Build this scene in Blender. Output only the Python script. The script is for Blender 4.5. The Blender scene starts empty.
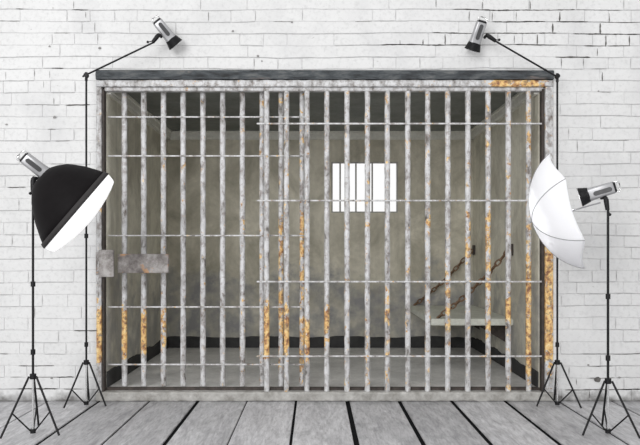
import bpy, bmesh, math, random
from mathutils import Vector, Matrix
random.seed(7)
PI = math.pi
C = bpy.context.scene.collection
R = random.uniform

def P(px, py, d):
    """measured picture point at distance d in front of the camera -> world point"""
    return Vector(((px - 315) * d / 700, d - 4.667, 1 + (251 - py) * d / 700))

# ------------------------------------------------------------------ materials
class NT:
    def __init__(s, name):
        s.m = bpy.data.materials.new(name); s.m.use_nodes = True
        s.t = s.m.node_tree; s.n = s.t.nodes; s.l = s.t.links
        s.b = s.n['Principled BSDF']
    def node(s, t, **kw):
        n = s.n.new(t)
        for k, v in kw.items(): setattr(n, k, v)
        return n
    def link(s, a, b): s.l.new(a, b)
    def coord(s, scale=(1, 1, 1), kind='Object', offset=None):
        tc = s.node('ShaderNodeTexCoord'); mp = s.node('ShaderNodeMapping')
        mp.inputs['Scale'].default_value = scale
        if offset: mp.inputs['Location'].default_value = offset
        s.link(tc.outputs[kind], mp.inputs['Vector']); return mp.outputs['Vector']
    def noise(s, vec, scale, detail=5, rough=.6, dist=0):
        n = s.node('ShaderNodeTexNoise'); n.inputs['Scale'].default_value = scale
        n.inputs['Detail'].default_value = detail; n.inputs['Roughness'].default_value = rough
        n.inputs['Distortion'].default_value = dist
        s.link(vec, n.inputs['Vector']); return n.outputs['Fac']
    def ramp(s, fac, stops):
        r = s.node('ShaderNodeValToRGB'); e = r.color_ramp.elements
        while len(e) < len(stops): e.new(.5)
        for i, (p, c) in enumerate(stops):
            e[i].position = p
            e[i].color = (*c, 1) if isinstance(c, tuple) else (c, c, c, 1)
        s.link(fac, r.inputs['Fac']); return r.outputs['Color']
    def mix(s, fac, a, b, mode='MIX'):
        m = s.node('ShaderNodeMix', data_type='RGBA', blend_type=mode)
        for sock, v in ((m.inputs[0], fac), (m.inputs[6], a), (m.inputs[7], b)):
            if isinstance(v, (int, float)): sock.default_value = v
            elif isinstance(v, tuple): sock.default_value = (*v, 1)
            else: s.link(v, sock)
        return m.outputs[2]
    def math(s, op, a, b=0, c=None, clamp=False):
        m = s.node('ShaderNodeMath', operation=op, use_clamp=clamp)
        for i, v in enumerate((a, b, c)):
            if v is None: continue
            if isinstance(v, (int, float)): m.inputs[i].default_value = v
            else: s.link(v, m.inputs[i])
        return m.outputs[0]
    def bump(s, h, strength=.3, dist=.01):
        b = s.node('ShaderNodeBump'); b.inputs['Strength'].default_value = strength
        b.inputs['Distance'].default_value = dist
        s.link(h, b.inputs['Height']); s.link(b.outputs['Normal'], s.b.inputs['Normal'])
    def out(s, col, rough=.7, metal=0):
        if isinstance(col, tuple): s.b.inputs['Base Color'].default_value = (*col, 1)
        else: s.link(col, s.b.inputs['Base Color'])
        s.b.inputs['Roughness'].default_value = rough
        s.b.inputs['Metallic'].default_value = metal
        return s.m

def simple(name, col, rough=.5, metal=0, var=.12, scale=30):
    t = NT(name); v = t.coord()
    f = t.noise(v, scale, 3)
    a = tuple(max(0, c * (1 - var)) for c in col); b = tuple(min(1, c * (1 + var)) for c in col)
    return t.out(t.ramp(f, [(.3, a), (.7, b)]), rough, metal)

def dark(name, col, rough, spec):
    m = simple(name, col, rough); m.node_tree.nodes['Principled BSDF'].inputs['Specular IOR Level'].default_value = spec; return m

def m_brick():
    t = NT('white_painted_brick'); v = t.coord()
    a = t.ramp(t.noise(v, 1.1, 4), [(.3, (.60, .60, .597)), (.7, (.67, .67, .67))])
    b = t.ramp(t.noise(v, 38, 6, .7), [(.28, .83), (.5, 1.0)])
    c = t.mix(1.0, a, b, 'MULTIPLY')
    # chipped specks
    sp = t.ramp(t.noise(t.coord((1, 1, 1.8)), 30, 2, .5, .6), [(.735, 0.0), (.765, 1.0)])
    c = t.mix(t.math('MULTIPLY', sp, .55), c, (.33, .32, .31))
    # grime with a ragged edge along the foot of the wall
    sx = t.node('ShaderNodeSeparateXYZ'); t.link(v, sx.inputs[0])
    g = t.math('ADD', t.math('MULTIPLY', sx.outputs['Z'], -15), t.math('MULTIPLY', t.noise(v, 7, 7, .65), 3.6))
    c = t.mix(t.math('MULTIPLY', t.math('ADD', g, -.85, clamp=True), .9), c, (.10, .095, .09))
    # weathered duller patches of paint
    w = t.ramp(t.noise(v, 2.4, 5, .6), [(.48, 0.0), (.66, 1.0)])
    c = t.mix(t.math('MULTIPLY', w, .5), c, (.50, .50, .505))
    t.bump(t.noise(v, 45, 6, .65), .35, .006)
    return t.out(c, .65)

def m_plaster(name, lo, hi, stain=(.05, .05, .05), samt=.6, zst=.75):
    t = NT(name); v = t.coord()
    c = t.ramp(t.noise(v, 2.4, 7, .66, .5), [(.34, lo), (.62, hi)])
    c = t.mix(.5, c, t.ramp(t.noise(v, 22, 5), [(.3, .75), (.7, 1.0)]), 'MULTIPLY')
    drip = t.noise(t.coord((9, 9, .7)), 1.0, 5, .6)
    c = t.mix(t.math('MULTIPLY', t.ramp(drip, [(.5, 0.0), (.8, 1.0)]), .45), c, tuple(x * .55 for x in lo))
    sx = t.node('ShaderNodeSeparateXYZ'); t.link(v, sx.inputs[0])
    # blue-grey patched paint over the lower half, ragged upper edge
    h = t.math('ADD', sx.outputs['Z'], t.math('MULTIPLY', t.noise(v, 3.0, 7, .65), -1.3))
    low = t.ramp(h, [(.02, 1.0), (.16, 0.0)])
    blot = t.ramp(t.noise(v, 5.0, 6, .6), [(.4, 0.25), (.6, 1.0)])
    c = t.mix(t.math('MULTIPLY', t.math('MULTIPLY', low, blot), samt), c, stain)
    t.bump(t.noise(v, 26, 7, .7), .3, .01)
    return t.out(c, .85)

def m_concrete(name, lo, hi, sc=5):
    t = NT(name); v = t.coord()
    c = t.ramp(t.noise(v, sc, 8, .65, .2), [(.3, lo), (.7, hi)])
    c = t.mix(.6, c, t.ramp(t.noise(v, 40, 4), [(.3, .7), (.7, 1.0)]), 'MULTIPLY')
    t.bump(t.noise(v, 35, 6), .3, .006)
    return t.out(c, .85)

def m_planks():
    t = NT('grey_weathered_boards'); 
    oi = t.node('ShaderNodeAttribute'); oi.attribute_name = 'board'
    tc = t.node('ShaderNodeTexCoord')
    off = t.node('ShaderNodeVectorMath', operation='ADD'); t.link(tc.outputs['Object'], off.inputs[0])
    cb = t.node('ShaderNodeCombineXYZ'); t.link(t.math('MULTIPLY', oi.outputs['Fac'], 37), cb.inputs['Y']); t.link(cb.outputs[0], off.inputs[1])
    mp = t.node('ShaderNodeMapping'); mp.inputs['Scale'].default_value = (10, 1.6, 1); t.link(off.outputs[0], mp.inputs['Vector'])
    v = mp.outputs['Vector']
    c = t.ramp(t.noise(v, 1.6, 8, .62, 1.2), [(.3, (.33, .327, .34)), (.5, (.47, .467, .48)), (.72, (.60, .598, .61))])
    fine = t.noise(v, 7, 8, .72, .5)
    c = t.mix(.85, c, t.ramp(fine, [(.36, .62), (.5, .95), (.62, 1.1)]), 'MULTIPLY')
    tone = t.ramp(oi.outputs['Fac'], [(0, .82), (1, 1.08)])
    c = t.mix(1.0, c, tone, 'MULTIPLY')
    bl = t.noise(t.coord((1.6, 1.6, 1)), 2.6, 6, .6)
    c = t.mix(t.math('MULTIPLY', t.ramp(bl, [(.55, 0.0), (.72, 1.0)]), .35), c, (.14, .14, .145))
    wh = t.ramp(t.noise(v, 2.6, 8, .8, 2.0), [(.60, 0.0), (.66, 1.0)])
    c = t.mix(t.math('MULTIPLY', wh, .45), c, (.78, .78, .80))
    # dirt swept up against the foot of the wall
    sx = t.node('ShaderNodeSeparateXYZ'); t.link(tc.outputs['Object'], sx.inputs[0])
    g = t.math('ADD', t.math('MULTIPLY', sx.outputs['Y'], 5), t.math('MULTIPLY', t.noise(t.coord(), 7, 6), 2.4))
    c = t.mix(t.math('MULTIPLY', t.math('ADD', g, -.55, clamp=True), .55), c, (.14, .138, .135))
    t.bump(t.noise(v, 8, 6, .6, .8), .25, .006)
    return t.out(c, .6)

def m_peel(name='peeling_paint_on_rusty_steel', axis='Z'):
    """white peeling paint on steel; obj.color = (zone centre z/3, zone half height, zone density, speckle)"""
    t = NT(name); oi = t.node('ShaderNodeObjectInfo')
    tc = t.node('ShaderNodeTexCoord')
    sc = t.node('ShaderNodeVectorMath', operation='ADD')
    geo = t.node('ShaderNodeNewGeometry')
    t.link(geo.outputs['Position'], sc.inputs[0])
    cb = t.node('ShaderNodeCombineXYZ'); t.link(t.math('MULTIPLY', oi.outputs['Random'], 11), cb.inputs['Y'])
    t.link(cb.outputs[0], sc.inputs[1])
    v = sc.outputs[0]
    def ns(s, d=5, r=.6, dist=0, mpz=1):
        mp = t.node('ShaderNodeMapping'); mp.inputs['Scale'].default_value = (1, 1, mpz); t.link(v, mp.inputs['Vector'])
        return t.noise(mp.outputs['Vector'], s, d, r, dist)
    paint = t.ramp(ns(22, 6, .72, 0, .5), [(.33, (.10, .09, .08)), (.42, (.34, .33, .325)), (.54, (.54, .54, .545)), (.68, (.64, .64, .65))])
    sep = t.node('ShaderNodeSeparateColor'); t.link(oi.outputs['Color'], sep.inputs[0])
    pz = t.node('ShaderNodeSeparateXYZ'); t.link(geo.outputs['Position'], pz.inputs[0])
    wob = t.math('MULTIPLY_ADD', ns(20, 4, .6), .45, -.22)
    dz = t.math('ABSOLUTE', t.math('SUBTRACT', pz.outputs[axis], t.math('MULTIPLY', sep.outputs[0], 3)))
    inz = t.math('MULTIPLY', t.math('SUBTRACT', t.math('ADD', sep.outputs[1], wob), dz), 9, clamp=True)
    inz = t.math('MULTIPLY', inz, t.math('GREATER_THAN', sep.outputs[2], .01))
    dens = t.math('MAXIMUM', t.math('MULTIPLY', inz, sep.outputs[2]), oi.outputs['Alpha'])
    n = ns(24, 6, .68, .4, .8)
    thr = t.math('MULTIPLY_ADD', dens, -.40, .685)
    mask = t.math('MULTIPLY', t.math('SUBTRACT', n, thr), 16, clamp=True)
    rust = t.ramp(ns(34, 5, .65), [(.36, (.17, .075, .04)), (.44, (.46, .24, .10)), (.53, (.72, .47, .18)), (.68, (.80, .62, .34))])
    brown = t.ramp(ns(26, 5, .7, .3), [(.40, 1.0), (.46, 0.0)])
    c = t.mix(mask, paint, rust)
    ch = t.math('MULTIPLY', brown, t.math('MULTIPLY_ADD', dens, .5, .35))
    c = t.mix(ch, c, (.13, .09, .07))
    t.bump(t.math('ADD', n, ns(60, 3)), .5, .004)
    return t.out(c, .6, 0)

def m_plate():
    t = NT('weathered_lock_plate'); v = t.coord()
    c = t.ramp(t.noise(v, 12, 8, .68), [(.36, (.12, .105, .10)), (.5, (.25, .23, .22)), (.64, (.42, .40, .39))])
    r = t.ramp(t.noise(v, 9, 6, .7, .3), [(.55, 0.0), (.61, 1.0)])
    c = t.mix(t.math('MULTIPLY', r, .75), c, (.50, .27, .12))
    t.bump(t.noise(v, 50, 6), .5, .004)
    return t.out(c, .75)

def m_slate():
    t = NT('dark_slate_lintel'); v = t.coord((1, 1, 4))
    c = t.ramp(t.noise(v, 7, 8, .7, .4), [(.36, (.012, .013, .014)), (.5, (.045, .052, .058)), (.66, (.12, .125, .125))])
    w = t.ramp(t.noise(v, 3, 6, .6), [(.62, 0.0), (.7, 1.0)])
    c = t.mix(t.math('MULTIPLY', w, .5), c, (.25, .2, .175))
    t.bump(t.noise(v, 15, 7), .6, .01)
    return t.out(c, .75)

M = {}
M['brick'] = m_brick()
M['joint_faint'] = simple('faint_grey_joint', (.42, .42, .42), .9)
M['joint_mid'] = simple('grey_open_joint', (.24, .235, .23), .9, var=.3)
M['joint_dark'] = simple('dark_open_joint', (.10, .095, .09), .9, var=.4)
M['planks'] = m_planks()
M['gap'] = dark('black_gap_shade', (.008, .008, .009), .95, .05)  # near-black fill between the boards, painting in the shade of open gaps
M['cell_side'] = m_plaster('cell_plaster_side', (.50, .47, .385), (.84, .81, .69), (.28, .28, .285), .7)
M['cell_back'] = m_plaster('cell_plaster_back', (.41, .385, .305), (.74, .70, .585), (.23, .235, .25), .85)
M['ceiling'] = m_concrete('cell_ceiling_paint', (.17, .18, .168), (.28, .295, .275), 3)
M['cornice'] = m_concrete('cornice_paint', (.72, .71, .65), (.84, .83, .77), 6)
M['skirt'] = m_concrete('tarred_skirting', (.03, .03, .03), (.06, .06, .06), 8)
M['cell_floor'] = m_concrete('cell_floor_concrete', (.48, .475, .465), (.86, .85, .83), 2.2)
M['sill'] = m_concrete('chipped_sill_paint', (.24, .23, .21), (.52, .51, .49), 14)
M['slate'] = m_slate()
M['peel'] = m_peel(); M['peel_rail'] = m_peel('peeling_rail_paint', 'X')
M['dark_steel'] = simple('dark_rusted_steel', (.045, .035, .03), .7, var=.5)
M['plate'] = m_plate()
M['black'] = dark('black_powder_coat', (.010, .010, .011), .45, .2)
M['blackfab'] = dark('black_nylon', (.006, .005, .0055), .6, .08)
M['greyfab'] = dark('dark_grey_binding', (.035, .033, .033), .7, .2)
M['silver'] = simple('satin_silver_housing', (.36, .36, .37), .35, .6, .06)
M['chrome'] = simple('bright_chrome', (.8, .8, .8), .18, .9, .03)
M['panel'] = simple('dark_control_panel', (.05, .05, .052), .45)
M['wire'] = simple('grey_rib_wire', (.30, .30, .31), .4, .4)
M['window_steel'] = simple('grey_window_bar', (.38, .37, .35), .7)
M['chain'] = simple('rusty_chain', (.20, .125, .075), .75, .2, .5, 60)
M['slab'] = m_concrete('bench_slab_paint', (.62, .63, .56), (.80, .81, .74), 7)

def m_diffuser():
    t = NT('lit_white_diffuser'); t.b.inputs['Emission Color'].default_value = (1, 1, 1, 1)
    t.b.inputs['Emission Strength'].default_value = .6
    return t.out((.9, .9, .9), .8)
M['diffuser'] = m_diffuser()
def m_umb():
    t = NT('white_umbrella_nylon')
    tr = t.node('ShaderNodeBsdfTranslucent'); tr.inputs['Color'].default_value = (.95, .95, .965, 1)
    df = t.node('ShaderNodeBsdfDiffuse'); df.inputs['Color'].default_value = (.95, .95, .965, 1)
    mx = t.node('ShaderNodeMixShader'); mx.inputs[0].default_value = .4
    t.link(df.outputs[0], mx.inputs[1]); t.link(tr.outputs[0], mx.inputs[2])
    t.link(mx.outputs[0], t.n['Material Output'].inputs['Surface'])
    return t.m
M['umbrella'] = m_umb()

# ------------------------------------------------------------------ mesh helpers
class MB:
    def __init__(s): s.v = []; s.f = []; s.mi = []; s.sm = []
    def add(s, vs, fs, mi=0, smooth=False):
        o = len(s.v); s.v += [tuple(v) for v in vs]
        for f in fs: s.f.append(tuple(i + o for i in f)); s.mi.append(mi); s.sm.append(smooth)
    def box(s, a, b, mi=0, bev=0):
        x0, y0, z0 = a; x1, y1, z1 = b
        if bev:
            bm = bmesh.new(); bmesh.ops.create_cube(bm, size=1)
            for v in bm.verts: v.co = Vector(((x0 + x1) / 2 + v.co.x * (x1 - x0), (y0 + y1) / 2 + v.co.y * (y1 - y0), (z0 + z1) / 2 + v.co.z * (z1 - z0)))
            bmesh.ops.bevel(bm, geom=bm.edges[:], offset=bev, segments=2, affect='EDGES')
            bm.verts.ensure_lookup_table()
            s.add([v.co[:] for v in bm.verts], [[v.index for v in f.verts] for f in bm.faces], mi); bm.free(); return
        s.add([(x0,y0,z0),(x1,y0,z0),(x1,y1,z0),(x0,y1,z0),(x0,y0,z1),(x1,y0,z1),(x1,y1,z1),(x0,y1,z1)],
              [(0,3,2,1),(4,5,6,7),(0,1,5,4),(1,2,6,5),(2,3,7,6),(3,0,4,7)], mi)
    def tube(s, pts, r, n=10, mi=0, cap=True, radii=None):
        pts = [Vector(p) for p in pts]; rings = []
        up = None
        for i, p in enumerate(pts):
            d = (pts[min(i + 1, len(pts) - 1)] - pts[max(i - 1, 0)]).normalized()
            if up is None: up = Vector((0, 0, 1)) if abs(d.z) < .9 else Vector((1, 0, 0))
            a = d.cross(up).normalized(); b = d.cross(a).normalized(); up = -b if False else up
            rr = radii[i] if radii else r
            rings.append([p + a * math.cos(2 * PI * k / n) * rr + b * math.sin(2 * PI * k / n) * rr for k in range(n)])
        vs = [v for rg in rings for v in rg]; fs = []
        for i in range(len(pts) - 1):
            for k in range(n):
                fs.append((i*n+k, i*n+(k+1)%n, (i+1)*n+(k+1)%n, (i+1)*n+k))
        s.add(vs, fs, mi, True)
        if cap:
            s.add(rings[0], [tuple(range(n))[::-1]], mi); s.add(rings[-1], [tuple(range(n))], mi)
    def lathe(s, prof, n=32, mi=0, mat=None):
        """prof: (x along axis, r)"""
        mat = mat or Matrix.Identity(4); vs = []; fs = []
        for x, r in prof:
            for k in range(n):
                a = 2 * PI * k / n; vs.append(mat @ Vector((x, r * math.cos(a), r * math.sin(a))))
        for i in range(len(prof) - 1):
            for k in range(n): fs.append((i*n+k, i*n+(k+1)%n, (i+1)*n+(k+1)%n, (i+1)*n+k))
        s.add(vs, fs, mi, True)
    def sphere(s, c, r, mi=0):
        n = 8; prof = [(-math.cos(PI * i / n) * r, math.sin(PI * i / n) * r + 1e-5) for i in range(n + 1)]
        s.lathe(prof, 12, mi, Matrix.Translation(Vector(c)))
    def build(s, name, mats, parent=None, origin=None):
        me = bpy.data.meshes.new(name)
        o3 = Vector(origin) if origin is not None else Vector((0, 0, 0))
        me.from_pydata([tuple(Vector(v) - o3) for v in s.v], [], s.f)
        for m in (mats if isinstance(mats, list) else [mats]): me.materials.append(M[m])
        me.polygons.foreach_set('material_index', s.mi); me.polygons.foreach_set('use_smooth', s.sm)
        bm = bmesh.new(); bm.from_mesh(me); bmesh.ops.recalc_face_normals(bm, faces=bm.faces); bm.to_mesh(me); bm.free()
        me.update()
        ob = bpy.data.objects.new(name, me); C.objects.link(ob); ob.location = o3
        if parent: 
            ob.parent = parent; ob.location = o3 - parent.location if origin is not None else -Vector(parent.location)
        return ob

def tag(o, label=None, cat=None, group=None, kind=None):
    if label: o['label'] = label
    if cat: o['category'] = cat
    if group: o['group'] = group
    if kind: o['kind'] = kind
    return o
def empty(name, loc, label, cat, group=None):
    o = bpy.data.objects.new(name, None); C.objects.link(o); o.location = loc; o.empty_display_size = .1
    return tag(o, label, cat, group)

# ------------------------------------------------------------------ the brick wall
XL, XR, ZT = -1.453, 1.583, 2.203          # opening of the cell in the brick wall
WX = 4.2; CH = 11.85 / 150; NC = 43
def X(px): return (px - 315) / 150
def Z(py): return 1 + (251 - py) / 150
wall = MB()
wall.box((-WX, 0, 0), (XL, .05, NC * CH)); wall.box((XR, 0, 0), (WX, .05, NC * CH)); wall.box((XL, 0, ZT), (XR, .05, NC * CH))
def brick(x0, x1, z0, z1):
    g = .0011; x0 += g; x1 -= g; z0 += g + R(-.0005, .0006); z1 -= g + R(-.0005, .0006)
    if x1 - x0 < .02 or z1 - z0 < .012: return
    nx = max(2, int((x1 - x0) / .05)); nz = 2; bv = .0022; d = -.0042 + R(-.0012, .0012)
    lowz = max(0, .5 - z0) * .004
    vs = []; idx = {}
    for j in range(nz + 3):
        for i in range(nx + 3):
            edge = i in (0, nx + 2) or j in (0, nz + 2)
            u = 0 if i == 0 else 1 if i == nx + 2 else None
            w = 0 if j == 0 else 1 if j == nz + 2 else None
            x = x0 if u == 0 else x1 if u == 1 else x0 + bv + (x1 - x0 - 2 * bv) * (i - 1) / nx
            z = z0 if w == 0 else z1 if w == 1 else z0 + bv + (z1 - z0 - 2 * bv) * (j - 1) / nz
            jx = R(-.0013, .0013); jz = R(-.0016, .0016)
            y = .0005 if edge else d + R(-.0007 - lowz, .0007)
            idx[i, j] = len(vs); vs.append((x + (0 if edge else jx), y, z + (R(-.0008, .0008) if edge else jz)))
    q = lambda i, j: (idx[i, j], idx[i+1, j], idx[i+1, j+1], idx[i, j+1])
    fs = [q(i, j) for i in range(1, nx + 1) for j in range(1, nz + 1)]; wall.add(vs, fs, 0, True)
    fs = [q(i, j) for i in range(nx + 2) for j in range(nz + 2) if i in (0, nx + 1) or j in (0, nz + 1)]; wall.add(vs, fs, 0)
def strip(x0, z0, x1, z1, w, mi):
    """a jagged open joint lying in the mortar bed"""
    w *= .85; L = math.hypot(x1 - x0, z1 - z0); n = max(2, int(L / .018)); hor = abs(x1 - x0) > abs(z1 - z0)
    vs = []; 
    for i in range(n + 1):
        t = i / n; x = x0 + (x1 - x0) * t; z = z0 + (z1 - z0) * t
        ww = w * R(.45, 1.1) * (.35 if i in (0, n) else 1); j = R(-.001, .001)
        if hor: vs += [(x, -.0058, z - ww / 2 + j), (x, -.0058, z + ww / 2 + j)]
        else: vs += [(x - ww / 2 + j, -.0058, z), (x + ww / 2 + j, -.0058, z)]
    wall.add(vs, [(2*i, 2*i+2, 2*i+3, 2*i+1) for i in range(n)], mi)
def in_open(x, z): return XL - .001 < x < XR + .001 and z < ZT
def crack_level(x, z):
    px = 315 + x * 150; py = 251 - (z - 1) * 150
    if py < 66 and px > 375: return (.55, .10, .0)
    if px < 110 and py > 290: return (.5, .14, .03)
    if px < 130: return (.6, .10, .01)
    if px > 540 and py > 60: return (.7, .16, .0)
    return (.45, .06, .0)
for k in range(NC):
    z0 = k * CH; z1 = z0 + CH
    odd = k % 2 == 1
    pitch = 47 / 150 if odd else 23.5 / 150
    ph = X(482.5 if k % 4 == 1 else 552.5) if odd else X(513.5 + (k % 4) * 4)
    n0 = int((-WX - ph) / pitch) - 1; x = ph + n0 * pitch; xs = []
    while x < WX + pitch:
        # many upright joints are filled with paint and cannot be seen
        if not xs or R(0, 1) > (.22 if x > .5 and k > 26 else .42): xs.append(x + R(-.006, .006))
        x += pitch
    for a, b in zip(xs, xs[1:]):
        a = max(a, -WX); b = min(b, WX)
        if b - a < .02: continue
        zz0 = z0
        spans = [(a, b, z0)]
        if z0 < ZT and z1 > ZT: spans = [(a, min(b, XL), z0), (max(a, XL), min(b, XR), ZT), (max(a, XR), b, z0)]
        elif z1 <= ZT: spans = [(a, min(b, XL), z0), (max(a, XR), b, z0)]
        for (p, q, r) in spans:
            if q - p > .02: brick(p, q, r, z1)
        mx = (a + b) / 2
        if not in_open(mx, z0) and not in_open(a, z0) and not in_open(b, z0) and z0 > .01:
            f, m, d = crack_level(mx, z0); t = R(0, 1)
            s0 = a + R(0, .4) * (b - a); s1 = b - R(0, .35) * (b - a)
            if t < d: strip(s0, z0, s1, z0, .008, 3)
            elif t < d + m: strip(s0, z0, s1, z0, .006, 2)
            elif t < d + m + f: strip(a, z0, b, z0, .005, 1)
        if not in_open(a, z0) and abs(a) < WX - .05:
            f, m, d = crack_level(a, z0); t = R(0, 1)
            if t < d: strip(a, z0 + .01, a, z1 - .015, .006, 3)
            elif t < d + m * .5: strip(a, z0 + R(.01, .04), a, z1 - .01, .005, 2)
            elif t < d + m * .5 + f * .6: strip(a, z0 + .01, a, z1 - .01, .004, 1)
def zj(py): return round(Z(py) / CH) * CH
for (a, b, y, w, mi) in [(453,480,10.5,.010,3),(432,472,34,.010,3),(381,445,46,.011,3),(446,468,46.5,.008,3),(480,575,11,.009,3),(575,620,11,.005,2),
        (492,545,22.5,.010,3),(556,588,22.5,.010,3),(600,640,22.5,.006,3),(480,557,34.5,.009,3),(573,640,34.5,.010,3),(515,557,46.5,.010,3),
        (584,605,46.5,.010,3),(607,630,46.5,.009,3),(555,590,58.5,.013,3),(16,24,10.5,.011,3),(72,88,10,.010,3),(0,6,22,.01,3),(54,70,35,.008,2),
        (52,64,69,.009,3),(66,90,105.5,.011,3),(48,56,128.5,.008,3),(57,74,376,.014,3),(18,57,389,.014,3),(64,82,389,.009,3),(19,54,364.5,.007,3),
        (74,97,327,.010,3),(595,608,366.5,.008,3),(565,640,390,.010,3),(355,372,22,.006,2),(273,292,22,.007,2),(25,60,104,.005,2),
        (588,612,366,.006,2),(620,640,390,.012,3),(582,640,354,.004,2)]:
    strip(X(a), zj(y), X(b), zj(y), w, mi)
for (x, y0, y1, w, mi) in [(436,0,8,.010,3),(469,12,22,.008,3),(400,41,46,.008,3),(423,40,46,.010,3),(445,35,46,.009,3),(482,2,10,.009,3),(530,1,10,.009,3),
        (492,12,21,.006,3),(516,12,21,.007,3),(559.5,12,22,.014,3),(609,13,22,.008,3),(552.5,24,33,.013,3),(600,23,34,.015,3),(514,36,45,.005,3),
        (537,35,46,.009,3),(605.5,35,46,.014,3),(629,35,46,.012,3),(597,48,56,.008,3),(561,59,66,.006,2),(583,59,66,.006,2),(95,23,33,.007,2),(74,1,9,.006,2),
        (602,73,82,.011,3),(6,72,80,.008,2),(50,72,79,.006,2),(44,82,88,.009,2),(54,98,104,.008,2),(86,12,18,.008,2),(576,378,384,.008,2),(589,390,398,.01,3)]:
    strip(X(x), Z(y1), X(x), Z(y0), w, mi)
# the drilled hole low on the right
hx, hz = X(597), Z(378.5)
wall.add([(hx + .024 * math.cos(a) * R(.85, 1.1), -.0085, hz + .018 * math.sin(a) * R(.85, 1.1)) for a in [i * PI / 7 for i in range(14)]], [tuple(range(14))], 3)
for (px, py, r) in [(100,49,.012),(50,47,.01),(55,117,.014),(598,92,.008),(7,124.5,.01),(233,31,.01),(258,56,.012),(262,61,.008),(292,22.5,.01),(52,378,.012),(588,364,.01),(619,377,.01)]:
    cx, cz = X(px), Z(py)
    wall.add([(cx + r * math.cos(a) * R(.6, 1), -.0085, cz + r * .8 * math.sin(a) * R(.6, 1)) for a in [i * PI / 4 for i in range(8)]], [tuple(range(8))], 2)
# the old courses are not quite straight
wall.v = [(x, y, z + (.0035 * math.sin(2.3 * x + 5 * z) + .0022 * math.sin(6.5 * x - 9 * z + 1) + .001 * math.sin(17 * x + 23 * z)) * min(1, max(0, z / .1))) if y < .001 else (x, y, z) for x, y, z in wall.v]
tag(wall.build('wall_front', ['brick', 'joint_faint', 'joint_mid', 'joint_dark']), 'white painted brick wall with cracked joints around the barred opening', kind='structure')

# ------------------------------------------------------------------ board floor
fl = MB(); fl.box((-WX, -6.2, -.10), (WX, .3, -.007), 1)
gaps = [(48,.005),(99,.012),(149.4,.007),(197.8,.014),(247,.004),(296,.009),(347.5,.017),(399.5,.015),(452,.015),(505.5,.015),(558.5,.010),(612,.008)]
gl = [(X(p), w) for p, w in gaps]; gl = [(a, w * 1.7) for a, w in gl]
x = gl[0][0]
while x > -WX: x -= .343; gl.insert(0, (x, R(.005, .013)))
x = gl[-1][0]
while x < WX: x += .343; gl.append((x, R(.005, .013)))
bids = [.5] * 6
for (a, wa), (b, wb) in zip(gl, gl[1:]):
    a = max(a, -WX); b = min(b, WX)
    if b - a < .03: continue
    n0 = len(fl.f); fl.box((a + wa / 2, -6.2, -.06), (b - wb / 2, .045, R(-.001, 0)), 0, .0025)
    bids += [R(0, 1)] * (len(fl.f) - n0)
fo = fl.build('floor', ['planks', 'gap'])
at = fo.data.attributes.new('board', 'FLOAT', 'FACE'); at.data.foreach_set('value', bids)
tag(fo, 'grey weathered wooden board floor in front of the white brick wall', kind='structure')

# ------------------------------------------------------------------ the cell shell
IL, IR, ZF, ZC, YB, Y0 = -1.405, 1.507, .08, 2.135, 2.0, .05
def sbox(name, a, b, m, label, parent=None):
    mb = MB(); mb.box(a, b); return tag(mb.build(name, m, parent), label, kind='structure')
sbox('wall_left', (IL - .12, Y0, 0), (IL, YB + .12, ZC + .1), 'cell_side', 'left plaster wall inside the cell')
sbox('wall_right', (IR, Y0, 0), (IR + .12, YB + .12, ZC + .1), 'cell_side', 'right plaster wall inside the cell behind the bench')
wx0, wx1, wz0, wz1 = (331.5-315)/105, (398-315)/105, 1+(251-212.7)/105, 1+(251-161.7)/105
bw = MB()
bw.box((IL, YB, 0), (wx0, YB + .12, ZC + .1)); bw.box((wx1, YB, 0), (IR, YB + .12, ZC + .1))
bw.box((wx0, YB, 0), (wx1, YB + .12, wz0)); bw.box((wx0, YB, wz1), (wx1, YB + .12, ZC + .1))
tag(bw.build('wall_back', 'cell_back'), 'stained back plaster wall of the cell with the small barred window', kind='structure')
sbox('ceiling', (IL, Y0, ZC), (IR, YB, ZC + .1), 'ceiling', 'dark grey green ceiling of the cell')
sbox('floor_cell', (IL, Y0, -.005), (IR, YB, ZF), 'cell_floor', 'worn grey concrete floor inside the cell')
def cornice(name, pts, label):
    # swept along pts (in x,y), three-step moulding
    mb = MB(); prof = [(.0, .0), (.05, .0), (.05, -.014), (.038, -.02), (.036, -.06), (.03, -.068), (.03, -.078), (.0, -.078)]
    (ax, ay), (bx, by), (nx, ny) = pts
    vs = [(ax + nx * u, ay + ny * u, ZC + w) for u, w in prof] + [(bx + nx * u, by + ny * u, ZC + w) for u, w in prof]
    n = len(prof); fs = [(i, (i + 1) % n, n + (i + 1) % n, n + i) for i in range(n)] + [tuple(range(n)), tuple(range(2*n - 1, n - 1, -1))]
    mb.add(vs, fs); tag(mb.build(name, 'cornice'), label, kind='structure')
cornice('trim_2', ((IL, Y0), (IL, YB), (1, 0)), 'pale cornice along the left cell wall')
cornice('trim_3', ((IR, Y0), (IR, YB), (-1, 0)), 'pale cornice along the right cell wall')
cornice('trim_4', ((IL, YB), (IR, YB), (0, -1)), 'pale cornice along the back cell wall')
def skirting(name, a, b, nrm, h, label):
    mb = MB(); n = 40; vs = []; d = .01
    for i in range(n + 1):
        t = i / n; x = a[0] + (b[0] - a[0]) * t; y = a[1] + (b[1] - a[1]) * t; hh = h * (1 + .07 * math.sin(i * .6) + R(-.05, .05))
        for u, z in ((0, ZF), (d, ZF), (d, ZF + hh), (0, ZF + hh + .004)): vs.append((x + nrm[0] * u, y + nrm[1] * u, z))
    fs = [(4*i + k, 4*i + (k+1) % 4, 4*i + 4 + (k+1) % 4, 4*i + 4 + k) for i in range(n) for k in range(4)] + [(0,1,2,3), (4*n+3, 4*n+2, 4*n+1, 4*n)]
    mb.add(vs, fs); tag(mb.build(name, 'skirt'), label, kind='structure')
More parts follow.
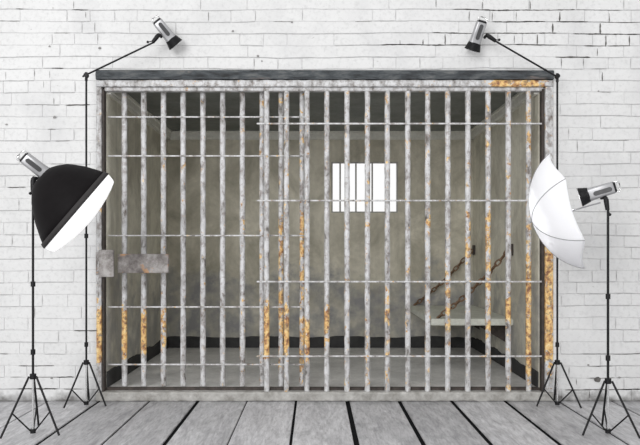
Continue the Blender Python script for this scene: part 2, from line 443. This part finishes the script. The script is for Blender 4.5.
skirting('baseboard_left', (IL, Y0), (IL, YB), (1, 0), .10, 'black ragged skirting band on the left cell wall')
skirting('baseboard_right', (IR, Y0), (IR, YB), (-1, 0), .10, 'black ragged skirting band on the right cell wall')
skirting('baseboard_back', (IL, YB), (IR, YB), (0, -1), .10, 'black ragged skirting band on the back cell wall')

# window in the back wall
wr = MB(); e = .012
for a, b in (((wx0, YB + .01, wz0), (wx0 + e, YB + .05, wz1)), ((wx1 - e, YB + .01, wz0), (wx1, YB + .05, wz1)), ((wx0 + e, YB + .01, wz0), (wx1 - e, YB + .05, wz0 + e)), ((wx0 + e, YB + .01, wz1 - e), (wx1 - e, YB + .05, wz1))): wr.box(a, b)
win = tag(wr.build('window_1', 'window_steel'), 'small bright barred window high in the cell back wall', kind='structure')
for px in (340, 355.7, 371.9, 388):
    b = MB(); xx = (px - 315) / 104; b.tube([(xx, YB + .03, wz0 + e), (xx, YB + .03, wz1 - e)], .008); b.build('window_bar', 'window_steel', win)

# ------------------------------------------------------------------ steel frame, lintel, gate and grille
sl = MB()
n = 60; vs = []
for i in range(n + 1):
    x = XL + (XR - XL) * i / n; a = R(-.003, .003); b_ = R(-.003, .003)
    vs += [(x, .05, 2.138), (x, -.03 + a, 2.14 + b_ * .5), (x, -.034 + b_, 2.17), (x, -.03 + a, 2.196 + a * .5), (x, .05, 2.2)]
sl.add(vs, [(5*i + k, 5*i + (k+1) % 5, 5*i + 5 + (k+1) % 5, 5*i + 5 + k) for i in range(n) for k in range(5)] + [(0,1,2,3,4), tuple(5*n + k for k in (4,3,2,1,0))])
tag(sl.build('trim_1', 'slate'), 'dark slate coloured lintel across the top of the barred opening', kind='structure')

def rust(o, y0=0, y1=0, dens=0, speck=.1):
    if dens: zc = (Z(y0) + Z(y1)) / 2; hh = abs(Z(y0) - Z(y1)) / 2
    else: zc = 0; hh = 0
    o.color = (zc / 3, hh, dens, speck + .06); return o
fr = empty('cell_frame', (.06, 0, 0), 'peeling white and rusty steel frame around the barred opening', 'frame')
def rough_box(x0, x1, y0, y1, z0, z1, axis, seg, amp):
    mb = MB(); vs = []
    for i in range(seg + 1):
        t = i / seg
        if axis == 'z':
            z = z0 + (z1 - z0) * t
            q = [(x0, y1, z), (x0 + R(0, amp), y0 + amp, z), (x0 + .008 + R(0, amp), y0 + R(-amp, amp) / 2, z), (x1 - .008 + R(-amp, 0), y0 + R(-amp, amp) / 2, z), (x1 - R(0, amp), y0 + amp, z), (x1, y1, z)]
        else:
            x = x0 + (x1 - x0) * t
            q = [(x, y1, z0), (x, y0 + amp, z0 + R(0, amp)), (x, y0 + R(-amp, amp) / 2, z0 + .01 + R(0, amp)), (x, y0 + R(-amp, amp) / 2, z1 - .01 - R(0, amp)), (x, y0 + amp, z1 - R(0, amp)), (x, y1, z1)]
        vs += q
    m = 6
    mb.add(vs, [(m*i + k, m*i + (k+1) % m, m*i + m + (k+1) % m, m*i + m + k) for i in range(seg) for k in range(m)] + [tuple(range(m)), tuple(m*seg + k for k in range(m))[::-1]])
    return mb
rust(rough_box(XL, -1.419, -.02, .048, .064, 2.09, 'z', 70, .003).build('jamb', 'peel', fr), 294, 367, .95, .12)['label'] = 'left jamb with yellow rusted lower half'
rust(rough_box(1.53, XR, -.02, .048, .064, 2.09, 'z', 70, .003).build('jamb', 'peel', fr), 225, 376, .8, .2)['label'] = 'right jamb with long rusty streak'
st = MB(); st.box((-1.4185, .0, .06), (-1.406, .048, 2.08)); st.build('inner_strip', 'dark_steel', fr)
st = MB(); st.box((1.512, .0, .06), (1.5295, .048, 2.08)); st.build('inner_strip', 'dark_steel', fr)
hr = rough_box(XL, XR, -.022, .048, 2.092, 2.137, 'x', 120, .004).build('top_rail', 'peel_rail', fr); hr.color = (1.36 / 3, .24, .75, .14)
lp = MB(); lp.box((-1.404, .0, 2.068), (1.526, .048, 2.0915), 0, .003); rust(lp.build('rail_lip', 'peel', fr), 0, 0, 0, .1)
rough_box(XL, XR, -.02, .049, .001, .063, 'x', 130, .004).build('sill', 'sill', fr)
st = MB(); st.box((-1.404, .0425, .061), (1.51, .0495, .0815)); st.build('sill_angle', 'dark_steel', fr)

def bar(x, y, parent, z0, z1, r, rr):
    mb = MB(); n = 46; pts = []; rad = []
    for i in range(n + 1):
        pts.append((x + R(-.0007, .0007), y, z0 + (z1 - z0) * i / n)); rad.append(r * R(.93, 1.07))
    mb.tube(pts, r, 10, radii=rad); o = mb.build('vertical_bar', 'peel', parent); rust(o, *rr); return o
def cross(x0, x1, z, y, parent, sp=.15, hh=.0052):
    mb = MB(); n = 60; vs = []
    for i in range(n + 1):
        x = x0 + (x1 - x0) * i / n; h = hh * R(.85, 1.1)
        vs += [(x, y, z - h), (x, y + .012, z - h), (x, y + .012, z + h), (x, y, z + h)]
    mb.add(vs, [(4*i + k, 4*i + (k+1) % 4, 4*i + 4 + (k+1) % 4, 4*i + 4 + k) for i in range(n) for k in range(4)] + [(0,1,2,3), (4*n+3, 4*n+2, 4*n+1, 4*n)])
    rust(mb.build('crossbar', 'peel', parent), 0, 0, 0, sp)

# fixed grille on the right: bars at the frame plane
YF = .022; dF = 4.667 + YF
gr = empty('fixed_grille', (X(400), YF, .055), 'fixed right hand grille of steel bars with four thin crossbars', 'grille')
front = [(266.7,295,370,.95,.08),(286.5,293,366,.75,.2),(307,306,366,.8,.18),(326.8,298,356,.7,.15),(347,318,338,.6,.2),(367.4,302,316,.6,.26),
         (387.3,285,345,.5,.2),(407.7,310,340,.5,.16),(427.6,206,226,.7,.22),(447.7,250,345,.5,.22),(467.8,205,268,.55,.2),
         (488,200,345,.55,.24),(508.2,285,332,.85,.24),(528.5,245,382,.8,.3)]
for (px, a, b, d, s) in front:
    x = (px - 315) * dF / 700
    bar(x, YF, gr, .05, 2.075, .0185, (a, b, d, s))
for py in (124.2, 200.8, 281.5, 355.7):
    cross((257 - 315) * dF / 700, 1.512, 1 + (251 - py) * dF / 700, YF - .024, gr, .18)
# sliding gate on the left, running just behind
YG = .09; dG = 4.667 + YG
ga = empty('sliding_gate', (X(205), YG, .085), 'sliding left hand cell gate of steel bars with a lock plate', 'gate')
back = [(124.5,296,362,.95,.08),(143.8,305,362,.98,.1),(163.5,305,350,.8,.16),(183.2,154,172,.7,.12),(203,296,312,.4,.16),(222.7,224,230,.6,.08),(242.5,208,236,.5,.2),
        (262,295,330,.5,.22),(281,200,388,.55,.16),(302,200,388,.55,.2)]
for (px, a, b, d, s) in back:
    x = (px - 315) * dG / 700
    z = lambda y: y
    bar(x, YG, ga, .083, 2.087, .0175 if px > 250 else .019, (a, b, d, s))
for py in (117.5, 156.3, 235.6, 306.7, 364):
    cross(-1.402, (306 - 315) * dG / 700, 1 + (251 - py) * dG / 700, YG - .022, ga, .16, .0046)
for za, zb, yf, yr in ((2.088, 2.11, YG - .012, YG + .012), (.0805, .083, .052, .066)):
    tr = MB(); tr.box((-1.40, yf, za), (IR - .002, yr, zb)); tr.build('track', 'dark_steel', fr)
# lock
dL = 4.667 + .035
def lp_box(mb, x0, y0, x1, y1, ya, yb, bev=.003):
    a = P(x0, y1, 4.667 + ya); b = P(x1, y0, 4.667 + ya); mb.box((a.x, ya, a.z), (b.x, yb, b.z), 0, bev)
lk = MB(); lp_box(lk, 117.5, 254, 168, 273, .02, .062)
lko = lk.build('lock_plate', 'plate', ga)
lk = MB(); lp_box(lk, 114.8, 249.5, 117.2, 277, .012, .07, .001); lk.build('latch_edge', 'dark_steel', lko)
for q, (px, py) in enumerate(((122, 258), (122, 269), (163, 258), (163, 269))):
    rv = MB(); p = P(px, py, dL - .018); rv.sphere((p.x, .02, p.z), .006); rv.build('rivet', 'dark_steel', lko)
kp = MB(); lp_box(kp, 98.5, 249.8, 113.5, 277, -.04, -.0205); kp.box((-1.455, -.0205, Z(275)), (-1.39, -.019, Z(252)))
kpo = kp.build('lock_keeper', 'plate', fr)
rust(lko, 0, 0, 0, .1)

# ------------------------------------------------------------------ bench and chains
bs = MB(); bs.box((.88, .64, .435), (1.505, 1.985, .485), 0, .006)
bench = empty('wall_bench', (1.5, 1.3, .435), 'pale grey slab bench hung on chains from the right cell wall', 'bench')
bs.build('bench_slab', 'slab', bench)
for yy in (.85, 1.75):
    bk = MB(); bk.add([(1.505, yy - .015, .43), (1.505, yy + .015, .43), (1.505, yy - .015, .28), (1.505, yy + .015, .28), (1.25, yy - .015, .432), (1.25, yy + .015, .432)],
                      [(0,2,4),(1,5,3),(0,4,5,1),(2,3,5,4),(0,1,3,2)])
    bk.build('bracket', 'dark_steel', bench)
def chain(p0, p1, sag, label, nl):
    o = empty('bench_chain', p0, label, 'chain', 'chains holding the bench')
    pl = MB(); pl.box((p0[0] - .012, p0[1] - .03, p0[2] - .045), (p0[0] + .004, p0[1] + .03, p0[2] + .045), 0, .003)
    pl.build('wall_plate', 'dark_steel', o)
    pts = []
    for i in range(nl + 1):
        t = i / nl; p = Vector(p0).lerp(Vector(p1), t); p.x -= .02 * (1 - t); p.z -= sag * 4 * t * (1 - t); pts.append(p)
    L = (pts[1] - pts[0]).length; r = .0062
    base = None
    for i in range(nl):
        a, b = pts[i], pts[i + 1]; d = (b - a).normalized(); c = (a + b) / 2
        side = d.cross(Vector((0, 1, 0))).normalized(); side = (Matrix.Rotation(PI / 2 * (i % 2) + .5, 3, d) @ side)
        hl = (b - a).length * .5 + r * .9; w = .016; m = 16; ring = []
        for k in range(m):
            th = 2 * PI * k / m; ring.append(c + d * math.cos(th) * hl + side * math.sin(th) * w)
        mb = MB(); vs = []; nn = d.cross(side).normalized()
        for k in range(m):
            tg = (ring[(k + 1) % m] - ring[k - 1]).normalized(); s1 = tg.cross(nn)
            for j in range(6): vs.append(ring[k] + (s1 * math.cos(2 * PI * j / 6) + nn * math.sin(2 * PI * j / 6)) * r)
        fs = [(k*6 + j, k*6 + (j+1) % 6, ((k+1) % m)*6 + (j+1) % 6, ((k+1) % m)*6 + j) for k in range(m) for j in range(6)]
        mb.add(vs, fs, 0, True); mb.build('chain_link', 'chain', o)
    return o
chain((1.5, .67, 1.01), (.935, .675, .49), .035, 'rusty chain from the right wall to the near corner of the bench', 16)
chain((1.5, 1.93, 1.01), (.935, 1.93, .49), .035, 'rusty chain from the right wall to the far corner of the bench', 16)

# ------------------------------------------------------------------ lighting gear
def stand(base, h, foot_r, hub_z, collars, label, rot=None, boom=None, pr=.0065):
    o = empty('light_stand', base, label, 'light stand', 'black tripod light stands')
    bx, by, bz = base
    if rot is None: rot = math.copysign(12, -bx)
    cc = MB(); cc.tube([(bx, by, .02), (bx, by, hub_z + .02)], pr * .85, 12); cc.build('center_column', 'chrome', o)['label'] = 'bright chrome lower column'
    po = MB(); po.tube([(bx, by, hub_z + .0), (bx, by, h)], pr, 12); po.build('pole', 'black', o)
    hb = MB(); hb.tube([(bx, by, hub_z - .016), (bx, by, hub_z + .012)], .017, 14)
    hb.build('hub', 'black', o)
    lb = MB(); lb.tube([(bx, by, .012), (bx, by, .034)], .015, 14); lb.build('lower_collar', 'black', o)
    for cz in collars:
        c = MB(); c.tube([(bx, by, cz - .014), (bx, by, cz + .014)], .0125, 12); co = c.build('collar', 'black', o)
        k = MB(); k.tube([(bx - .008, by, cz), (bx - .026, by - .004, cz)], .007, 8); k.build('knob', 'black', co)
    for a in (210, 330, 90):
        a = math.radians(a + rot); dx, dy = math.cos(a), math.sin(a)
        p0 = Vector((bx + dx * .021, by + dy * .021, hub_z)); p1 = Vector((bx + dx * foot_r, by + dy * foot_r, .012))
        l = MB(); l.tube([p0, p1], .0058, 10); lo = l.build('leg', 'black', o)
        f = MB(); q = p0.lerp(p1, .93); f.tube([q, p0.lerp(p1, 1.0)], .0085, 10); f.build('rubber_foot', 'black', lo)
        m = p0.lerp(p1, .6); s = MB(); s.tube([(bx + dx * .012, by + dy * .012, .024), m], .0042, 8); s.build('brace', 'black', o)
    return o

# the flash head: local +X is the front, side -Y carries the control panel
def head_parts():
    parts = []
    def rr(y, z, w, h, cr, n=5):
        out = []
        for cx, cz, a0 in ((w - cr, h - cr, 0), (-w + cr, h - cr, 90), (-w + cr, -h + cr, 180), (w - cr, -h + cr, 270)):
            for i in range(n + 1):
                a = math.radians(a0 + 90 * i / n); out.append((cx + cr * math.cos(a), cz + cr * math.sin(a)))
        return out
    def loft(mb, secs, mi=0, smooth=True):
        vs = []; m = None
        for x, w, h, cr in secs:
            q = rr(0, 0, w, h, cr); m = len(q); vs += [(x, a, b) for a, b in q]
        fs = [(m*i + k, m*i + (k+1) % m, m*i + m + (k+1) % m, m*i + m + k) for i in range(len(secs) - 1) for k in range(m)]
        mb.add(vs, fs, mi, smooth); mb.add(vs[:m], [tuple(range(m))], mi); mb.add(vs[-m:], [tuple(range(m))[::-1]], mi)
    b = MB(); loft(b, [(.018, .028, .030, .012), (.024, .031, .033, .013), (.10, .032, .034, .013), (.135, .034, .036, .016), (.15, .036, .038, .02)])
    parts.append(('housing', b, 'silver', None))
    b = MB(); q = []
    for cx, a0 in ((.115, -90), (.042, 90)):
        for i in range(9): a = math.radians(a0 + 180 * i / 8); q.append((cx + .0125 * math.cos(a), .0125 * math.sin(a)))
    m = len(q); b.add([(x, -.0355, z + .003) for x, z in q] + [(x, -.029, z + .003) for x, z in q], [tuple(range(m))] + [(k, (k+1) % m, m + (k+1) % m, m + k) for k in range(m)])
    parts.append(('control_panel', b, 'panel', None))
    b = MB(); loft(b, [(.008, .026, .026, .011), (.0185, .029, .031, .012)]); parts.append(('rear_cap', b, 'black', None))
    for sy in (-.022, .022):
        b = MB(); b.tube([(.012, sy, -.028), (-.004, sy, -.03), (-.012, sy, -.015), (-.012, sy, .015), (-.004, sy, .03), (.012, sy, .028)], .0035, 8)
        parts.append(('rear_handle', b, 'chrome', None))
    b = MB(); prof = [(.148, .038)]
    for i in range(6): x = .15 + i * .008; r = .0405 + i * .0022; prof += [(x, r), (x + .005, r + .001), (x + .005, r - .001)]
    prof += [(.198, .0535), (.198, .050), (.155, .030), (.155, .001)]
    b.lathe(prof, 28); parts.append(('reflector', b, 'black', None))
    b = MB(); b.lathe([(.1985, .0545), (.2015, .0545), (.2015, .0505), (.1985, .0505), (.1985, .0545)], 28); parts.append(('reflector_rim', b, 'chrome', None))
    b = MB(); b.lathe([(.156, .026), (.172, .022), (.180, .012), (.182, .001)], 20); parts.append(('flash_dome', b, 'diffuser', None))
    return parts
HP = None
CAM = Vector((0, -4.667, 1.0))
def side_on(p, dx, dz, turn=0):
    """pointing direction with lean dx,dz that lies square to the line of sight at p, plus turn"""
    v = Vector(p) - CAM; return Vector((dx, -(v.x * dx + v.z * dz) / v.y + turn, dz)).normalized()
def place_head(base, axis, label, sc=1.0, up_sign=1, br=None, knob=None, cap=True):
    """base = centre of the rear end; axis = pointing direction; br = two world points of the clamp"""
    global HP
    a = Vector(axis).normalized(); y = Vector((0, 1, 0)); y = (y - a * y.dot(a)).normalized(); z = a.cross(y)
    mat = Matrix((a, y, z)).transposed().to_4x4(); mat.translation = Vector(base)
    mat = mat @ Matrix.Scale(sc, 4)
    o = bpy.data.objects.new('flash_head', None); C.objects.link(o); o.matrix_world = mat
    tag(o, label, 'studio flash', 'studio flash heads'); o.empty_display_size = .1
    if HP is None:
        HP = [(nm, mb.build(nm, m, o)) for nm, mb, m, _ in head_parts()]
        for nm, q in HP: q.location = (0, 0, 0)
    else:
        for nm, src in HP:
            q = src.copy(); q.parent = o; q.location = (0, 0, 0); C.objects.link(q)
    inv = mat.inverted()
    if br:
        p0, p1 = inv @ Vector(br[0]), inv @ Vector(br[1])
        d = (p1 - p0).normalized()
        b = MB(); b.tube([p0, p0.lerp(p1, .75), p1], .012, 6, radii=[.0125, .0155, .012])
        f = Vector((p1.x + .022, 0, p1.z * .92)); b.tube([p1, f], .010, 8)
        q = b.build('clamp', 'black', o); q.location = (0, 0, 0)
        if knob is not None:
            k = inv @ Vector(knob); c = MB(); c.sphere(k, .0085); c.tube([k, p0 + (p1 - p0) * .2], .003, 6)
            kq = c.build('clamp_knob', 'black', q); kq.location = (0, 0, 0)
    return o

# back left stand with a long arm reaching over the opening
dB = 4.50
def S(px, d): return (px - 315) * d / 700
bl = P(86.3, 400, dB); yB = bl.y
s1 = stand((bl.x, yB, 0), 1 + (251 - 74) * dB / 700, .147, 1 + (251 - 362) * dB / 700, [1 + (251 - 344.5) * dB / 700, 1 + (251 - 236) * dB / 700],
           'tripod stand at the left edge of the barred opening with a slanting arm on top')
s2p = P(557.3, 400, dB)
s2 = stand((s2p.x, yB, 0), 1 + (251 - 76) * dB / 700, .155, 1 + (251 - 362) * dB / 700, [1 + (251 - 344.7) * dB / 700],
           'tripod stand at the right edge of the barred opening with a slanting arm on top')
def boom(st_, a, b, j):
    m = MB(); m.tube([a, b], .0058, 10); bo = m.build('boom_arm', 'black', st_)
    m = MB(); m.sphere(a, .013); m.build('arm_end', 'black', bo)
    m = MB(); m.tube([Vector(j) + Vector((0, -.016, 0)), Vector(j) + Vector((0, .016, 0))], .014, 10)
    m.tube([Vector(j) + Vector((0, 0, -.035)), Vector(j) + Vector((0, 0, .02))], .009, 10); m.build('arm_joint', 'black', st_)
boom(s1, P(82.5, 76.6, dB), P(153, 42.7, dB), P(86.3, 75.5, dB))
boom(s2, P(558.6, 77.6, dB), P(495, 40.8, dB), P(557.3, 76.5, dB))
place_head(P(155.4, 19.2, dB), side_on(P(165, 30, dB), .63, -.77, .06), 'silver flash head on the left arm pointing down over the opening', 1.0, 1, (P(152.5, 42.5, dB), P(158.8, 34.5, dB)), P(147.8, 42, dB))
place_head(P(482.8, 19.2, dB), side_on(P(478, 35, dB), -.27, -.96, .1), 'silver flash head on the right arm pointing down over the opening', 1.0, 1, (P(496, 41.2, dB), P(487, 35, dB)), P(499.2, 39.8, dB))
# front stands
dFt = 3.80
f1 = P(33, 400, dFt)
s3 = stand((f1.x, f1.y, 0), 1 + (251 - 190) * dFt / 700, .17, 1 + (251 - 376) * dFt / 700, [1 + (251 - 284) * dFt / 700, 1 + (251 - 352) * dFt / 700],
           'tripod stand at far left carrying the black softbox', pr=.0065)
f2 = P(608, 400, dFt)
s4 = stand((f2.x, f2.y, 0), 1 + (251 - 207) * dFt / 700, .165, 1 + (251 - 380.6) * dFt / 700, [1 + (251 - 296.5) * dFt / 700, 1 + (251 - 358) * dFt / 700],
           'tripod stand at far right carrying the flash with white umbrella', pr=.0068)
hb3 = P(21.5, 155.2, dFt)
ax3 = side_on(P(76.5, 210.5, dFt), .757, -.653)
place_head(hb3, side_on(hb3, .757, -.66), 'silver flash head fitted into the back of the black softbox', 1.0, 1, (P(33, 191, dFt), P(33.5, 178, dFt)), P(30.3, 193.4, dFt))
hd4 = place_head(P(617.5, 186.2, dFt), side_on(P(600, 190, dFt), -.955, -.30), 'silver flash head on far right stand aimed into the white umbrella', 1.0, 1, (P(607.5, 210, dFt), P(605.8, 197.5, dFt)), P(609.8, 214.6, dFt))

# softbox
cen = P(76.5, 210.5, dFt)
z3 = Vector((0, 1, 0)); a3 = ax3; y3 = (z3 - a3 * a3.dot(z3)).normalized(); zz = a3.cross(y3)
sm = Matrix((a3, y3, zz)).transposed().to_4x4(); sm.translation = cen
sb = bpy.data.objects.new('softbox', None); C.objects.link(sb); sb.matrix_world = sm
tag(sb, 'round black softbox with a white glowing front on the far left stand', 'softbox')
k_ = 1 / 184.2
sag = lambda x: SG * 4.2 * k_ * min(1, max(0, -x / (36 * k_)))   # the fabric dome hangs a little off axis
SG = 1 if zz.z > 0 else -1
m = MB(); outp = [(-45.5, 6.5), (-46.2, 9), (-45.2, 13), (-42, 18.5), (-36, 26), (-30, 30.8), (-21.5, 37), (-10, 43.4), (0, 48.3)]
prof = [(x * k_, r * k_) for x, r in outp] + [((x + 1.2) * k_ if i else x * k_, (r - 1.0) * k_) for i, (x, r) in enumerate(outp[::-1])]
m.lathe(prof, 56); m.v = [(x, y, z + sag(x)) for x, y, z in m.v]; q = m.build('softbox_shell', 'blackfab', sb); q.location = (0, 0, 0)
m = MB(); m.lathe([(-4.5 * k_, 47.0 * k_), (-4.4 * k_, 47.6 * k_), (.6 * k_, 48.9 * k_), (.6 * k_, 47.5 * k_), (-4.5 * k_, 46.5 * k_)], 56); q = m.build('rim_binding', 'greyfab', sb); q.location = (0, 0, 0)
m = MB(); m.lathe([(x * k_, r * k_) for x, r in [(.4, 47.8), (4, 47.3), (8.6, 46.0), (9.8, 44.6), (12, 38), (14.2, 29), (16, 18), (16.9, 8), (17.1, .05)]], 56)
q = m.build('diffuser', 'diffuser', sb); q.location = (0, 0, 0)
m = MB(); m.lathe([(x * k_, r * k_) for x, r in [(-46.5, 7.4), (-42, 8.2), (-42, 6), (-46.5, 6), (-46.5, 7.4)]], 24); q = m.build('speed_ring', 'black', sb); q.location = (0, 0, 0)

# umbrella
apex = P(532, 221.5, dFt); rc = P(565.5, 210, dFt)
ua = side_on(P(550, 215, dFt), .945, .29, .12)       # opening direction
n1 = Vector((-.294, 0, .956)); n1 = (n1 - ua * n1.dot(ua)).normalized(); n2 = n1.cross(ua).normalized()
if n2.y > 0: n2 = -n2
ub = bpy.data.objects.new('photo_umbrella', None); C.objects.link(ub); ub.location = apex
tag(ub, 'white shoot through photo umbrella at the right edge of the opening', 'umbrella')
RR, DD, NR = .322, .19, 6
def up(s, th, off=0):
    """s 0..1 from apex to rim, th angle from the top rib"""
    # dome profile
    ang = s * 1.22; r = RR * math.sin(ang) / math.sin(1.22); d = DD * (1 - math.cos(ang)) / (1 - math.cos(1.22))
    seg = 2 * PI / NR; u = ((th - T0) % seg) / seg; w = math.sin(PI * u)
    r *= 1 - .085 * w * s ** 1.5; d = d * (1 - .10 * w * s ** 3)
    r -= off; d += off * .3
    return Vector((0, 0, 0)) + ua * d + (n1 * math.cos(th) + n2 * math.sin(th)) * r
T0 = math.radians(-2)
NS, NTH = 18, 96; mb = MB(); vs = []
for i in range(NS + 1):
    for k in range(NTH): vs.append(up(max(i / NS, .01), T0 + 2 * PI * k / NTH))
fs = [(i*NTH + k, i*NTH + (k+1) % NTH, (i+1)*NTH + (k+1) % NTH, (i+1)*NTH + k) for i in range(NS) for k in range(NTH)]
mb.add(vs, fs, 0, True); mb.add(vs[:NTH], [tuple(range(NTH))], 0)
q = mb.build('canopy', 'umbrella', ub); q.location = (0, 0, 0)
sol = q.modifiers.new('thickness', 'SOLIDIFY'); sol.thickness = .0012
for k in range(NR):
    th = T0 + 2 * PI * k / NR; mb = MB(); mb.tube([up(max(.01, i / 14), th) for i in range(15)], .0022, 6)
    q = mb.build('rib', 'wire', ub); q.location = (0, 0, 0)
    st_ = MB(); st_.tube([ua * .16, up(.62, th, .004)], .0018, 6); sq = st_.build('strut', 'wire', q); sq.location = (0, 0, 0)
mb = MB(); end = P(600.5, 202.6, dFt) - apex; mb.tube([ua * -.004, end + Vector((0, -.0, 0))], .0042, 8); q = mb.build('shaft', 'wire', ub); q.location = (0, 0, 0)
mb = MB(); mb.tube([ua * -.018, ua * .006], .006, 8); q = mb.build('ferrule', 'wire', ub); q.location = (0, 0, 0)

# ------------------------------------------------------------------ light
w = bpy.data.worlds.new('studio'); bpy.context.scene.world = w; w.use_nodes = True
bg = w.node_tree.nodes['Background']; bg.inputs[0].default_value = (1, 1, 1, 1); bg.inputs[1].default_value = 1.0
def area(name, loc, to, size, power, col=(1, 1, 1)):
    l = bpy.data.lights.new(name, 'AREA'); l.size = size; l.energy = power; l.color = col
    o = bpy.data.objects.new(name, l); C.objects.link(o); o.location = loc
    o.rotation_euler = (Vector(to) - Vector(loc)).to_track_quat('-Z', 'Y').to_euler(); return o
area('added_front_fill', (-2.7, -8.2, 2.9), (.4, 0, 1.0), 3.6, 400)  # added lamp, unseen behind the camera, to brighten the cell and wall
sp = bpy.data.lights.new('umbrella_flash', 'SPOT'); sp.energy = 8; sp.spot_size = math.radians(80); sp.spot_blend = .6; sp.shadow_soft_size = .03
so = bpy.data.objects.new('umbrella_flash', sp); C.objects.link(so)
so.location = P(580.5, 198.0, dFt); so.rotation_euler = (P(532, 222, dFt) - so.location).to_track_quat('-Z', 'Y').to_euler()

# ------------------------------------------------------------------ camera
cam = bpy.data.cameras.new('camera'); co = bpy.data.objects.new('camera', cam); C.objects.link(co)
co.location = (0, -4.667, 1.0); co.rotation_euler = (PI / 2, 0, 0)
cam.sensor_width = 36; cam.lens = 700 / 640 * 36; cam.shift_x = 5 / 640; cam.shift_y = 28.5 / 640; cam.clip_start = .05
sc = bpy.context.scene; sc.camera = co
sc.view_settings.view_transform = 'Standard'; sc.view_settings.look = 'None'; sc.view_settings.gamma = 1
sc.view_settings.use_curve_mapping = False; sc.view_settings.exposure = 0
